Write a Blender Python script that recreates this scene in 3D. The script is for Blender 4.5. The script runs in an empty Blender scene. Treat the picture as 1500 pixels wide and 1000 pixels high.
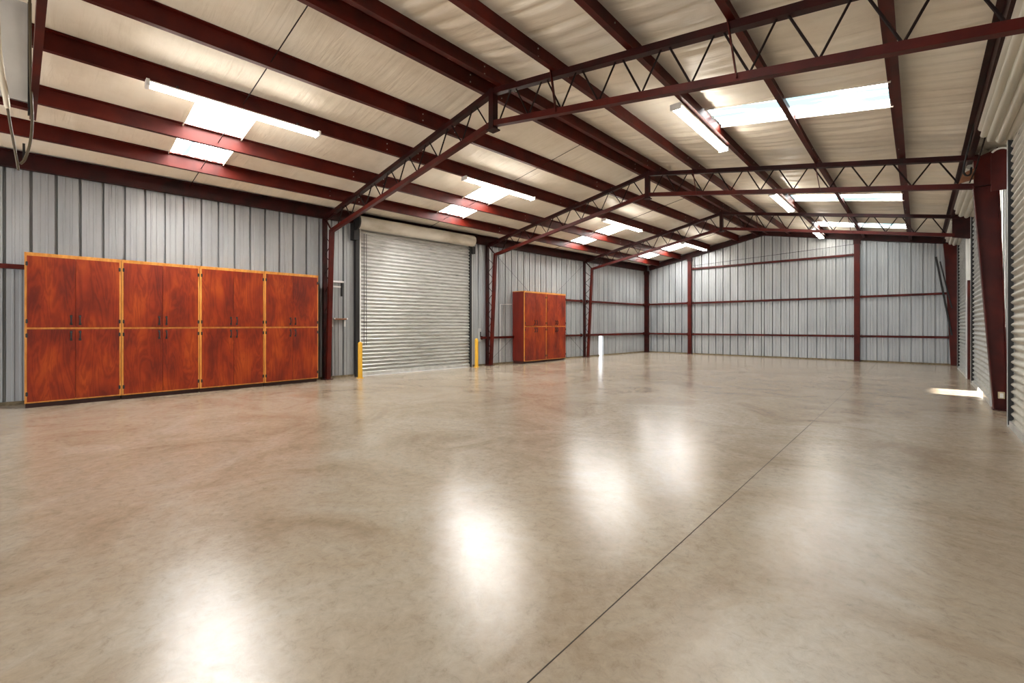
import bpy, math, random
import numpy as np
random.seed(7)
rng = np.random.default_rng(11)
scene = bpy.context.scene
COL = scene.collection

# ------------------------------------------------------------------ materials
def new_mat(name):
    m = bpy.data.materials.new(name); m.use_nodes = True
    nt = m.node_tree
    return m, nt, nt.nodes['Principled BSDF'], nt.nodes['Material Output']

def nd(nt, kind, **kw):
    n = nt.nodes.new(kind)
    for k, v in kw.items():
        if k in n.inputs.keys() if hasattr(n.inputs, 'keys') else False:
            n.inputs[k].default_value = v
        else:
            setattr(n, k, v)
    return n

def ramp(nt, stops):
    r = nt.nodes.new('ShaderNodeValToRGB')
    e = r.color_ramp.elements
    while len(e) < len(stops): e.new(0.5)
    for el, (p, c) in zip(e, stops):
        el.position = p; el.color = (c[0], c[1], c[2], 1)
    return r

def coords(nt, scale=(1, 1, 1), random_offset=False):
    tc = nt.nodes.new('ShaderNodeTexCoord')
    mp = nt.nodes.new('ShaderNodeMapping')
    mp.inputs['Scale'].default_value = scale
    if random_offset:
        oi = nt.nodes.new('ShaderNodeObjectInfo')
        mul = nt.nodes.new('ShaderNodeMath'); mul.operation = 'MULTIPLY'; mul.inputs[1].default_value = 37.0
        nt.links.new(oi.outputs['Random'], mul.inputs[0])
        nt.links.new(mul.outputs[0], mp.inputs['Location'])
    nt.links.new(tc.outputs['Object'], mp.inputs['Vector'])
    return mp

def noisy(name, c1, c2, scale=(3, 3, 3), nscale=1.0, detail=5, rough=0.5, metal=0.0, bump=0.0, bscale=None,
          lo=0.35, hi=0.65, spec=0.5, rnd=False):
    m, nt, p, out = new_mat(name)
    mp = coords(nt, scale, rnd)
    n = nt.nodes.new('ShaderNodeTexNoise'); n.inputs['Scale'].default_value = nscale; n.inputs['Detail'].default_value = detail
    nt.links.new(mp.outputs[0], n.inputs['Vector'])
    r = ramp(nt, [(lo, c1), (hi, c2)])
    nt.links.new(n.outputs['Fac'], r.inputs[0])
    nt.links.new(r.outputs[0], p.inputs['Base Color'])
    p.inputs['Roughness'].default_value = rough
    p.inputs['Metallic'].default_value = metal
    p.inputs['Specular IOR Level'].default_value = spec
    if bump:
        b = nt.nodes.new('ShaderNodeBump'); b.inputs['Strength'].default_value = bump; b.inputs['Distance'].default_value = 0.01
        n2 = nt.nodes.new('ShaderNodeTexNoise'); n2.inputs['Scale'].default_value = bscale or 8; n2.inputs['Detail'].default_value = 6
        nt.links.new(mp.outputs[0], n2.inputs['Vector'])
        nt.links.new(n2.outputs['Fac'], b.inputs['Height'])
        nt.links.new(b.outputs[0], p.inputs['Normal'])
    return m

def plain(name, c, rough=0.5, metal=0.0, spec=0.5):
    m, nt, p, out = new_mat(name)
    p.inputs['Base Color'].default_value = (*c, 1)
    p.inputs['Roughness'].default_value = rough
    p.inputs['Metallic'].default_value = metal
    p.inputs['Specular IOR Level'].default_value = spec
    return m

def emis(name, c, s):
    m = bpy.data.materials.new(name); m.use_nodes = True
    nt = m.node_tree; nt.nodes.clear()
    e = nt.nodes.new('ShaderNodeEmission'); o = nt.nodes.new('ShaderNodeOutputMaterial')
    e.inputs[0].default_value = (*c, 1); e.inputs[1].default_value = s
    nt.links.new(e.outputs[0], o.inputs[0])
    return m

TUBE_E, SKY_E = 38.0, 34.0
M = {}
M['red'] = noisy('red_oxide_paint', (0.042, 0.0026, 0.0010), (0.082, 0.0060, 0.0020), (1.5, 1.5, 1.5), 2.0, rough=0.48, spec=0.22)
M['red_dark'] = noisy('red_oxide_primer', (0.014, 0.0022, 0.0016), (0.034, 0.003, 0.0022), (2, 2, 2), 2.0, rough=0.5, spec=0.2)
M['rod'] = plain('dark_steel_rod', (0.012, 0.005, 0.004), 0.6, 0.0, 0.15)
M['black'] = plain('black_metal', (0.008, 0.007, 0.007), 0.55)
M['bolt'] = plain('zinc_bolt', (0.42, 0.40, 0.36), 0.4, 0.7)
M['galv'] = noisy('galvanised_steel', (0.50, 0.50, 0.48), (0.66, 0.66, 0.63), (2, 2, 0.4), 3.0, rough=0.38, metal=0.55)
M['white_steel'] = noisy('white_painted_steel', (0.66, 0.65, 0.62), (0.78, 0.77, 0.74), (1, 1, .3), 2.0, rough=0.45)
M['lamp_body'] = plain('white_enamel', (0.8, 0.79, 0.76), 0.35)
M['yellow'] = noisy('yellow_paint', (0.62, 0.33, 0.015), (0.74, 0.42, 0.03), (3, 3, 1), 3, rough=0.45)
M['tan'] = plain('tan_plastic', (0.55, 0.44, 0.27), 0.5)
M['brown_wood'] = noisy('brown_board', (0.17, 0.06, 0.02), (0.27, 0.11, 0.045), (2, 8, 8), 3, rough=0.6)
M['cable'] = plain('cable_jacket', (0.085, 0.06, 0.028), 0.5)
M['pale_pipe'] = plain('pale_pvc', (0.72, 0.64, 0.50), 0.4)
M['sill'] = noisy('sill_dirt', (0.10, 0.075, 0.04), (0.20, 0.15, 0.085), (4, 4, 4), 4, rough=0.8)
M['hood'] = noisy('hood_paint', (0.42, 0.37, 0.29), (0.58, 0.54, 0.46), (0.6, 0.35, 0.6), 5, rough=0.38, lo=0.3, hi=0.6)
M['coil'] = noisy('coiled_curtain_sheet', (0.50, 0.47, 0.39), (0.64, 0.60, 0.52), (1, .4, 1), 2.0, rough=0.32, metal=0.35)
M['tube'] = emis('fluorescent_tube', (1.0, 0.93, 0.82), TUBE_E)

def mat_wall():
    m, nt, p, out = new_mat('galvalume_wall_panel')
    mp = coords(nt, (0.7, 0.7, 0.25))
    n = nt.nodes.new('ShaderNodeTexNoise'); n.inputs['Scale'].default_value = 2.2; n.inputs['Detail'].default_value = 6
    nt.links.new(mp.outputs[0], n.inputs['Vector'])
    r = ramp(nt, [(0.3, (0.31, 0.32, 0.328)), (0.7, (0.41, 0.42, 0.425))])
    nt.links.new(n.outputs['Fac'], r.inputs[0])
    nt.links.new(r.outputs[0], p.inputs['Base Color'])
    p.inputs['Roughness'].default_value = 0.42; p.inputs['Metallic'].default_value = 0.35
    return m
M['wall'] = mat_wall()

def mat_curtain(name, c1, c2, metal, rough):
    # galvanised curtain with streaky scuffs along the slats
    m, nt, p, out = new_mat(name)
    mp = coords(nt, (1, 1.2, 14))
    n = nt.nodes.new('ShaderNodeTexNoise'); n.inputs['Scale'].default_value = 2.2; n.inputs['Detail'].default_value = 8; n.inputs['Roughness'].default_value = 0.7
    nt.links.new(mp.outputs[0], n.inputs['Vector'])
    r = ramp(nt, [(0.30, tuple(v * 0.35 for v in c1)), (0.42, c1), (0.66, c2)])
    nt.links.new(n.outputs['Fac'], r.inputs[0])
    nt.links.new(r.outputs[0], p.inputs['Base Color'])
    p.inputs['Roughness'].default_value = rough; p.inputs['Metallic'].default_value = metal
    return m
M['curtain'] = mat_curtain('galvanised_curtain', (0.44, 0.44, 0.41), (0.60, 0.60, 0.58), 0.6, 0.34)
M['curtain_warm'] = mat_curtain('pale_door_curtain', (0.45, 0.42, 0.355), (0.58, 0.55, 0.48), 0.45, 0.38)

def mat_ceiling():
    m, nt, p, out = new_mat('vinyl_insulation_facing')
    mp = coords(nt, (1, 1, 1))
    n = nt.nodes.new('ShaderNodeTexNoise'); n.inputs['Scale'].default_value = 0.9; n.inputs['Detail'].default_value = 7; n.inputs['Roughness'].default_value = 0.62
    nt.links.new(mp.outputs[0], n.inputs['Vector'])
    r = ramp(nt, [(0.28, (0.70, 0.62, 0.51)), (0.5, (0.83, 0.765, 0.655)), (0.72, (0.88, 0.83, 0.74))])
    nt.links.new(n.outputs['Fac'], r.inputs[0])
    nt.links.new(r.outputs[0], p.inputs['Base Color'])
    p.inputs['Roughness'].default_value = 0.42
    mp2 = coords(nt, (0.9, 7, 1))
    n2 = nt.nodes.new('ShaderNodeTexNoise'); n2.inputs['Scale'].default_value = 1.1; n2.inputs['Detail'].default_value = 5; n2.inputs['Distortion'].default_value = 0.6
    nt.links.new(mp2.outputs[0], n2.inputs['Vector'])
    b = nt.nodes.new('ShaderNodeBump'); b.inputs['Strength'].default_value = 0.38; b.inputs['Distance'].default_value = 0.04
    nt.links.new(n2.outputs['Fac'], b.inputs['Height'])
    nt.links.new(b.outputs[0], p.inputs['Normal'])
    return m
M['ceiling'] = mat_ceiling()
M['seam'] = plain('insulation_seam_tape', (0.30, 0.23, 0.15), 0.6)
M['panel_white'] = noisy('white_faced_panel', (0.62, 0.60, 0.56), (0.72, 0.70, 0.66), (1.2, 1.2, 1.2), 2, rough=0.5, bump=0.2, bscale=3)

def mat_skylight(name, strength, lo):
    m = bpy.data.materials.new(name); m.use_nodes = True
    nt = m.node_tree; nt.nodes.clear()
    o = nt.nodes.new('ShaderNodeOutputMaterial')
    e = nt.nodes.new('ShaderNodeEmission')
    mp = coords(nt, (0.8, 5, 1))
    n = nt.nodes.new('ShaderNodeTexNoise'); n.inputs['Scale'].default_value = 1.0; n.inputs['Detail'].default_value = 3
    nt.links.new(mp.outputs[0], n.inputs['Vector'])
    r = ramp(nt, [(lo, (0.62/strength, 1.12/strength, 1.25/strength)), (lo+.05, (0.20, 0.25, 0.26)), (lo+.12, (1.0, 0.99, 0.96))])
    nt.links.new(n.outputs['Fac'], r.inputs[0])
    nt.links.new(r.outputs[0], e.inputs[0])
    e.inputs[1].default_value = strength
    nt.links.new(e.outputs[0], o.inputs[0])
    return m
M['skylight'] = mat_skylight('daylit_fibreglass', SKY_E, 0.36)
M['skylight_blue'] = mat_skylight('daylit_bluish_fibreglass', SKY_E*.62, 0.45)

def mat_floor():
    m, nt, p, out = new_mat('polished_concrete')
    mp = coords(nt, (1, 1, 1))
    big = nt.nodes.new('ShaderNodeTexNoise'); big.inputs['Scale'].default_value = 0.9; big.inputs['Detail'].default_value = 9; big.inputs['Roughness'].default_value = 0.68; big.inputs['Distortion'].default_value = 0.8
    fine = nt.nodes.new('ShaderNodeTexNoise'); fine.inputs['Scale'].default_value = 15.0; fine.inputs['Detail'].default_value = 10; fine.inputs['Roughness'].default_value = 0.8; fine.inputs['Distortion'].default_value = 0.5
    for n in (big, fine): nt.links.new(mp.outputs[0], n.inputs['Vector'])
    r1 = ramp(nt, [(0.34, (0.275, 0.205, 0.138)), (0.50, (0.345, 0.278, 0.205)), (0.66, (0.385, 0.33, 0.265))])
    nt.links.new(big.outputs['Fac'], r1.inputs[0])
    r2 = ramp(nt, [(0.28, (0.70, 0.67, 0.63)), (0.46, (0.98, .98, .98)), (0.72, (1.20, 1.19, 1.18))])
    nt.links.new(fine.outputs['Fac'], r2.inputs[0])
    mx = nt.nodes.new('ShaderNodeMix'); mx.data_type = 'RGBA'; mx.blend_type = 'MULTIPLY'; mx.inputs[0].default_value = 1.0
    nt.links.new(r1.outputs[0], mx.inputs[6]); nt.links.new(r2.outputs[0], mx.inputs[7])
    nt.links.new(mx.outputs[2], p.inputs['Base Color'])
    rr = nt.nodes.new('ShaderNodeMapRange')
    rr.inputs['From Min'].default_value = 0.3; rr.inputs['From Max'].default_value = 0.7
    rr.inputs['To Min'].default_value = 0.155; rr.inputs['To Max'].default_value = 0.23
    nt.links.new(fine.outputs['Fac'], rr.inputs['Value'])
    nt.links.new(rr.outputs[0], p.inputs['Roughness'])
    p.inputs['Specular IOR Level'].default_value = 0.55
    b = nt.nodes.new('ShaderNodeBump'); b.inputs['Strength'].default_value = 0.11; b.inputs['Distance'].default_value = 0.01
    nt.links.new(fine.outputs['Fac'], b.inputs['Height']); nt.links.new(b.outputs[0], p.inputs['Normal'])
    return m
M['floor'] = mat_floor()

def mat_ply():
    m, nt, p, out = new_mat('red_stained_plywood')
    mp = coords(nt, (1, 1.3, 0.22), True)
    n = nt.nodes.new('ShaderNodeTexNoise'); n.inputs['Scale'].default_value = 3.6; n.inputs['Detail'].default_value = 5; n.inputs['Distortion'].default_value = 0.7
    nt.links.new(mp.outputs[0], n.inputs['Vector'])
    # rotary-cut grain: contour rings of the noise
    mul = nt.nodes.new('ShaderNodeMath'); mul.operation = 'MULTIPLY'; mul.inputs[1].default_value = 60
    sn = nt.nodes.new('ShaderNodeMath'); sn.operation = 'SINE'
    nt.links.new(n.outputs['Fac'], mul.inputs[0]); nt.links.new(mul.outputs[0], sn.inputs[0])
    mr = nt.nodes.new('ShaderNodeMapRange'); mr.inputs['From Min'].default_value = -1; mr.inputs['From Max'].default_value = 1
    nt.links.new(sn.outputs[0], mr.inputs['Value'])
    n2 = nt.nodes.new('ShaderNodeTexNoise'); n2.inputs['Scale'].default_value = 2.0; n2.inputs['Detail'].default_value = 5
    mp2 = coords(nt, (1.4, 1.4, 0.7), True)
    nt.links.new(mp2.outputs[0], n2.inputs['Vector'])
    r = ramp(nt, [(0.28, (0.095, 0.0055, 0.001)), (0.5, (0.205, 0.017, 0.0014)), (0.72, (0.31, 0.042, 0.0025))])
    nt.links.new(n2.outputs['Fac'], r.inputs[0])
    r2 = ramp(nt, [(0.0, (0.80, 0.70, 0.62)), (0.55, (1, 1, 1)), (1.0, (1.12, 1.25, 1.3))])
    nt.links.new(mr.outputs[0], r2.inputs[0])
    mx = nt.nodes.new('ShaderNodeMix'); mx.data_type = 'RGBA'; mx.blend_type = 'MULTIPLY'; mx.inputs[0].default_value = 1.0
    nt.links.new(r.outputs[0], mx.inputs[6]); nt.links.new(r2.outputs[0], mx.inputs[7])
    nt.links.new(mx.outputs[2], p.inputs['Base Color'])
    p.inputs['Roughness'].default_value = 0.42; p.inputs['Specular IOR Level'].default_value = 0.4
    return m
M['ply'] = mat_ply()
M['ply_side'] = noisy('dark_stained_plywood', (0.10, 0.006, 0.002), (0.17, 0.012, 0.003), (2, 2, .5), 2, rough=0.45)
M['pine'] = noisy('varnished_pine', (0.56, 0.22, 0.035), (0.78, 0.36, 0.075), (6, 6, 1.2), 2.5, rough=0.42)
M['plinth'] = plain('dark_plinth', (0.035, 0.008, 0.005), 0.6)

# ------------------------------------------------------------------ mesh building
class MB:
    def __init__(s): s.v = []; s.f = []
    def add(s, v, f):
        o = len(s.v); s.v += [tuple(map(float, p)) for p in v]; s.f += [tuple(i + o for i in q) for q in f]; return s
    def box(s, a, b):
        (x0, y0, z0), (x1, y1, z1) = a, b
        v = [(x0,y0,z0),(x1,y0,z0),(x1,y1,z0),(x0,y1,z0),(x0,y0,z1),(x1,y0,z1),(x1,y1,z1),(x0,y1,z1)]
        return s.add(v, [(0,3,2,1),(4,5,6,7),(0,1,5,4),(1,2,6,5),(2,3,7,6),(3,0,4,7)])
    def prism(s, prof, p0, p1, up=(0,0,1)):
        """closed profile [(a,b)] (a sideways, b up) swept straight from p0 to p1"""
        p0 = np.array(p0, float); p1 = np.array(p1, float)
        d = p1 - p0; d /= np.linalg.norm(d)
        u = np.array(up, float); u = u - d * u.dot(d); u /= np.linalg.norm(u)
        w = np.cross(d, u)
        n = len(prof)
        v = [p0 + w*a + u*b for a, b in prof] + [p1 + w*a + u*b for a, b in prof]
        f = [(i, (i+1) % n, n + (i+1) % n, n + i) for i in range(n)]
        f += [tuple(range(n-1, -1, -1)), tuple(range(n, 2*n))]
        return s.add(v, f)
    def tube(s, pts, r, n=8):
        pts = [np.array(p, float) for p in pts]
        rings = []; ref = None
        for i, p in enumerate(pts):
            d = (pts[min(i+1, len(pts)-1)] - pts[max(i-1, 0)]); d /= np.linalg.norm(d)
            if ref is None:
                ref = np.array((0, 0, 1.)) if abs(d[2]) < .9 else np.array((1., 0, 0))
            u = ref - d * ref.dot(d); u /= np.linalg.norm(u); w = np.cross(d, u); ref = u
            rr = r[i] if isinstance(r, (list, tuple)) else r
            rings.append([p + rr*(math.cos(t)*u + math.sin(t)*w) for t in [2*math.pi*k/n for k in range(n)]])
        v = [q for g in rings for q in g]; f = []
        for i in range(len(pts)-1):
            for k in range(n):
                f.append((i*n+k, i*n+(k+1) % n, (i+1)*n+(k+1) % n, (i+1)*n+k))
        f += [tuple(range(n-1, -1, -1)), tuple((len(pts)-1)*n + k for k in range(n))]
        return s.add(v, f)
    def cyl(s, p0, p1, r, n=16): return s.tube([p0, p1], r, n)
    def build(s, name, mat, parent=None, smooth=False):
        me = bpy.data.meshes.new(name); me.from_pydata(s.v, [], s.f); me.validate()
        me.materials.append(mat)
        o = bpy.data.objects.new(name, me); COL.objects.link(o)
        if parent is not None:
            o.parent = parent
            o.matrix_parent_inverse = mat_inv(parent)
        if smooth:
            for p in me.polygons: p.use_smooth = True
        return o

def mat_inv(o):
    from mathutils import Matrix
    # world matrix of an (un-rotated) chain of parents, before the depsgraph runs
    loc = o.location.copy(); q = o.parent
    m = Matrix.Translation(loc)
    return m.inverted() if q is None else m.inverted() @ Matrix.Identity(4)

def tag(o, label, cat, group=None, kind=None):
    o['label'] = label; o['category'] = cat
    if group: o['group'] = group
    if kind: o['kind'] = kind
    return o

def thing(name, loc, label, cat, group=None, kind=None):
    o = bpy.data.objects.new(name, None); COL.objects.link(o)
    o.location = loc; o.empty_display_size = 0.1
    return tag(o, label, cat, group, kind)

def lerp(a, b, t): return tuple(a[i] + (b[i]-a[i])*t for i in range(len(a)))

def smooth_path(pts, n=8):
    P = [np.array(p, float) for p in pts]; P = [2*P[0]-P[1]] + P + [2*P[-1]-P[-2]]
    out = []
    for i in range(1, len(P)-2):
        for k in range(n):
            t = k/n
            out.append(0.5*((2*P[i]) + (-P[i-1]+P[i+1])*t + (2*P[i-1]-5*P[i]+4*P[i+1]-P[i+2])*t*t + (-P[i-1]+3*P[i]-3*P[i+1]+P[i+2])*t**3))
    out.append(P[-2]); return out

def angle_prof(w, t, sx=1):
    p = [(0, 0), (w*sx, 0), (w*sx, t), (t*sx, t), (t*sx, w), (0, w)]
    return p if sx > 0 else p[::-1]
def rect(w, h): return [(-w/2, -h/2), (w/2, -h/2), (w/2, h/2), (-w/2, h/2)]
def zee(h, w, t):
    """Z section: web h high from b=0, bottom flange to -a, top flange to +a"""
    return [(-w, 0), (t/2, 0), (t/2, h-t), (w, h-t), (w, h), (-t/2, h), (-t/2, t), (-w, t)]

# ------------------------------------------------------------------ the plan of the building
YF = [5.1, 10.45, 15.8]          # the three inner frames
YE = 20.9                        # far end wall
YN = -5.4                        # near end, behind the camera
XR = 0.9                         # door curtains in the right wall
def XL(y): return -11.32 + 0.0605*y        # left wall runs in slightly towards the far end
def XE(y): return XL(y) + 0.12
def XRID(y): return -5.05 + 0.015*(y-5.1)
PUR_L = [(-9.93, .0405), (-8.86, .039), (-7.57, .0405), (-6.43, .044)]
def xp(i, y): return PUR_L[i][0] + PUR_L[i][1]*(y-5.1)
PUR_R = [-3.85, -2.68, -1.5, -0.24]
ZE, ZR = 4.05, 5.13              # underside of purlins at left eave and ridge
def zpb(x, y):
    xr = XRID(y)
    if x <= xr:
        return ZE + (ZR-ZE)*(x-XE(y))/(xr-XE(y))
    return ZR - (1.05 - 0.13*min(max((10.45-y)/5.35, 0), 1.2))*(x-xr)/(0.87-xr)
PD = 0.235                       # purlin depth

# ------------------------------------------------------------------ floor
m = MB(); xs0, xs1 = -12.6, 2.2
m.add([(xs0, YN-3, 0), (xs1, YN-3, 0), (xs1, YE+.6, 0), (xs0, YE+.6, 0), (xs0, YN-3, -.2), (xs1, YN-3, -.2), (xs1, YE+.6, -.2), (xs0, YE+.6, -.2)],
      [(0,1,2,3), (7,6,5,4), (0,4,5,1), (1,5,6,2), (2,6,7,3), (3,7,4,0)])
fl = m.build('floor', M['floor'])
tag(fl, 'polished beige concrete floor of the whole shed', 'floor', kind='structure')
m = MB().box((-1.0935, YN, 0.0005), (-1.0885, YE, 0.0015))
jn = m.build('trim_1', plain('joint_filler', (0.05, 0.038, 0.026), 0.8))
tag(jn, 'thin dark control joint running lengthwise across the concrete floor', 'floor joint', kind='structure')
m = MB().box((XL(7.7)+.4, 7.697, 0.0005), (0.8, 7.703, 0.002))

# ------------------------------------------------------------------ ceiling: sagging vinyl-faced insulation with skylight openings
SKY_L = [(1.8, 2.65), (7.7, 8.6), (13.6, 14.5), (18.6, 19.5)]
SKY_R = [(1.8, 2.65), (7.7, 8.55), (14.2, 15.05), (18.6, 19.5)]
ys = np.unique(np.round(np.concatenate([np.arange(YN, YE+.21, 0.042)] + [np.array(r) for r in SKY_L+SKY_R]), 3))
ys = ys[np.concatenate([[True], np.diff(ys) > 0.004])]
NS = 8
def ceil_lines(y):
    L = [XL(y)-.1, xp(0, y), xp(1, y), xp(2, y), xp(3, y), XRID(y)-.16, XRID(y), XRID(y)+.16] + PUR_R + [1.25]
    return L
creases = {}
def crease_field(gap, right):
    c = []
    y = YN
    while y < YE:
        y += rng.uniform(.16, .55) if right else rng.uniform(.6, 1.6)
        c.append((y, rng.uniform(.014, .05) if right else rng.uniform(.005, .013), rng.uniform(.022, .05), rng.uniform(-.08, .08), rng.uniform(0, 6)))
    return c
G = len(ceil_lines(0)) - 1
for g in range(G): creases[g] = crease_field(g, g >= 6)
V = []; ncol = G*NS + 1
for y in ys:
    L = ceil_lines(y)
    for k in range(ncol):
        g = min(k//NS, G-1); t = k/NS - g
        x = L[g] + (L[g+1]-L[g])*t
        z = zpb(x, y) + PD
        wgt = math.sin(math.pi*min(max(t, 0), 1))
        sag = 0.035*wgt
        for (yc, amp, wd, tilt, ph) in creases[g]:
            dy = y - yc - tilt*(t-.5)*2 - .03*math.sin(3*t+ph)
            if abs(dy) < .25:
                sag -= amp*math.exp(-(dy/wd)**2) * (0.25+wgt*.75) - 0.4*amp*math.exp(-((dy-.09)/.07)**2)*wgt
        V.append((x, y, z - sag))
F = []
for j in range(len(ys)-1):
    ym = (ys[j]+ys[j+1])/2
    for k in range(ncol-1):
        g = k//NS
        if g in (1, 2) and any(a < ym < b for a, b in SKY_L): continue
        if g in (9, 10) and any(a < ym < b for a, b in SKY_R): continue
        F.append((j*ncol+k, j*ncol+k+1, (j+1)*ncol+k+1, (j+1)*ncol+k))
m = MB(); m.add(V, F)
ce = m.build('ceiling', M['ceiling'], smooth=True)
tag(ce, 'cream vinyl-faced insulation lining the gabled roof', 'ceiling', kind='structure')
# roof deck above the blanket (keeps daylight out round the openings)
m = MB()
for (ya, yb) in [(YN, YE+.2)]:
    for (xa, xb) in [(0, 1), (1, 2)]:
        pts = []
        for y in (ya, yb):
            X = [XL(y)-.25, XRID(y), 1.45]
            for x in (X[xa], X[xb]): pts.append((x, y, zpb(x, y)+PD+.16))
        o = len(m.v)
        m.v += pts; m.f += [(o, o+2, o+3, o+1)]
rd = m.build('ceiling_1', M['galv'])
tag(rd, 'metal roof deck above the insulation', 'roof', kind='structure')

# skylights: corrugated fibreglass strips between the purlins
def skylight(n, y0, y1, xa, xb, side, label):
    def zz(x, y): return zpb(x, y) + PD + .015
    m = MB(); K = 24
    L = []
    for k in range(K+1):
        y = y0 + (y1-y0)*k/K
        d = 0.012*math.cos(2*math.pi*k/4)
        L.append([(xa(y), y, zz(xa(y), y)+d), (xb(y), y, zz(xb(y), y)+d)])
    v = [p for r in L for p in r] + [(p[0], p[1], p[2]+.004) for r in L for p in r]
    n2 = 2*(K+1)
    f = [(2*k, 2*k+1, 2*k+3, 2*k+2) for k in range(K)]
    f += [(n2+2*k+2, n2+2*k+3, n2+2*k+1, n2+2*k) for k in range(K)]
    m.add(v, f)
    root = m.build('window_%d' % n, M['skylight'] if side == 'L' else M['skylight_blue'])
    tag(root, label, 'skylight', 'translucent roof skylights', 'structure')
    for y in (y0, y1):
        p0 = (xa(y), y, zz(xa(y), y)-.02); p1 = (xb(y), y, zz(xb(y), y)-.02)
        MB().prism(rect(.012, .07), p0, p1).build('opening_trim', M['ceiling'], root)
near = ['first bay, beside the long lamp above the cabinets', 'second bay, above the roll-up door', 'third bay, above the pair of cabinets', 'farthest bay, before the end wall']
for i, (a, b) in enumerate(SKY_L):
    skylight(i+1, a, b, lambda y: xp(0, y)+.03, lambda y: xp(2, y)-.03, 'L', 'bright translucent skylight strip in left roof slope, ' + near[i])
nearR = ['first bay, overhead outside the picture', 'nearest one in view, large with bluish streaks', 'behind the second roof truss', 'farthest one before the end wall']
for i, (a, b) in enumerate(SKY_R):
    if i == 0: pass
    skylight(i+5, a, b, lambda y: PUR_R[1]+.03, lambda y: PUR_R[3]-.03, 'R', 'bright translucent skylight strip in right roof slope, ' + nearR[i])

# ------------------------------------------------------------------ purlins and struts
def purlin(name, x_of_y, label, flip=1, group='roof purlins', depth=PD, w=.068, y0=YN, y1=YE-.1):
    # Each line is straight; bolted laps show over the frames
    def P(y): x = x_of_y(y); return (x, y, zpb(x, y))
    r = thing(name, P(5.1), label, 'purlin', group)
    prof = zee(depth, w, .012)
    if flip < 0: prof = [(-a, b) for a, b in prof][::-1]
    ends = [y0] + YF + [y1]
    for ya, yb in zip(ends[:-1], ends[1:]):
        MB().prism(prof, P(ya), P(yb)).build('beam', M['red'], r)
    for yf in YF:
        for dy in (-.35, .35):
            for dz in (.06, .17):
                p = P(yf+dy)
                MB().cyl((p[0]-.016, p[1], p[2]+dz), (p[0]+.016, p[1], p[2]+dz), .011, 6).build('lap_bolt', M['bolt'], r)
    return r
nmL = ['lowest one above the left wall', 'second up from the left wall', 'third up, carrying the row of strip lamps', 'fourth up, next below the ridge pair']
for i in range(4):
    purlin('roof_purlin', lambda y, i=i: xp(i, y), 'long red steel purlin on left roof slope, ' + nmL[i], 1)
purlin('roof_purlin', lambda y: XRID(y)-.16, 'red steel ridge purlin on the left side of the ridge gap', 1)
purlin('roof_purlin', lambda y: XRID(y)+.16, 'red steel ridge purlin on the right side of the ridge gap', -1)
nmR = ['next below the ridge pair', 'second down, carrying the right row of strip lamps', 'third down, crossing the middle of the skylights', 'lowest one, at the outer end of the skylights']
for i in range(4):
    purlin('roof_purlin', lambda y, i=i: PUR_R[i], 'red steel purlin on right roof slope, ' + nmR[i], -1)
# eave struts
r = thing('eave_strut', (XE(5), 5, 4.0), 'dark red steel eave strut along the top of the left wall', 'beam')
MB().prism(zee(.27, .085, .012), (XE(YN)+.02, YN, 3.98), (XE(YE-.1)+.02, YE-.1, 3.98)).build('beam', M['red_dark'], r)
r = thing('eave_strut', (.72, 5, 4.0), 'dark red steel eave strut above the roll-up doors of the right wall', 'beam')
ends = [YN] + YF + [YE-.25]
for ya, yb in zip(ends[:-1], ends[1:]):
    MB().prism([(-a, b) for a, b in zee(.20, .065, .012)][::-1], (.60, ya, zpb(.6, ya)-.065), (.60, yb, zpb(.6, yb)-.065)).build('beam', M['red_dark'], r)

# ------------------------------------------------------------------ roof trusses
def truss(yf, label, seed):
    rg = random.Random(seed)
    xe, xr = XE(yf), XRID(yf)
    zt = lambda x: zpb(x, yf) - .055            # centre of top chord
    r = thing('roof_truss', (xr, yf, 4.6), label, 'truss', 'roof trusses')
    A = (xe+.06, yf, zt(xe+.06)); R0 = (xr, yf, zt(xr)); B = (0.72, yf, zt(0.72))
    ch = rect(.10, .085)
    MB().prism(ch, A, R0).build('top_chord', M['red_dark'], r)
    MB().prism(ch, R0, B).build('top_chord', M['red_dark'], r)
    zk = 4.57
    a = (xe+.33, yf, 3.64); k = (xr, yf, zk); b = (0.66, yf, 3.60)
    def bot(x):
        return a[2] + (k[2]-a[2])*(x-a[0])/(k[0]-a[0]) if x < xr else k[2] + (b[2]-k[2])*(x-k[0])/(b[0]-k[0])
    MB().prism(rect(.085, .085), a, k).build('bottom_chord', M['red'], r)
    MB().prism(rect(.085, .085), k, b).build('bottom_chord', M['red'], r)
    MB().prism(rect(.11, .10), (xr, yf, zk-.09), (xr, yf, zt(xr)+.05), (1, 0, 0)).build('king_post', M['red_dark'], r)
    # zigzag web rods, feet slightly apart
    def web(x0, x1, n):
        st = (x1-x0)/n
        for i in range(n):
            xa = x0 + i*st; xm = xa + st*.42; xb = xa + st*.84
            for p, q in (((xa, 0), (xm, 1)), ((xm+st*.16, 1), (xb+st*.16, 0))):
                pp = [(x, yf, (zt(x)-.03) if up else (bot(x)+.03)) for x, up in (p, q)]
                MB().tube(pp, .0125, 6).build('web_rod', M['rod'], r)
    web(xe+.62, xr-.12, 8)
    web(xr+.14, 0.50, 9)
    # flat flange braces from purlins down to the bottom chord
    for x in (PUR_R[0], PUR_R[2]):
        MB().prism(rect(.045, .012), (x-.02, yf-.055, zt(x)+.20), (x+.09, yf-.055, bot(x+.09)-.02), (1, 0, 0)).build('flange_brace', M['red'], r)
    pl = MB().prism(rect(.16, .02), (xr-.08, yf, zk-.10), (xr+.08, yf, zk-.10)).build('splice_plate', M['red_dark'], r)
    return r
truss(YF[0], 'nearest red lattice roof truss, its right end reaching the top right corner', 1)
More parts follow.
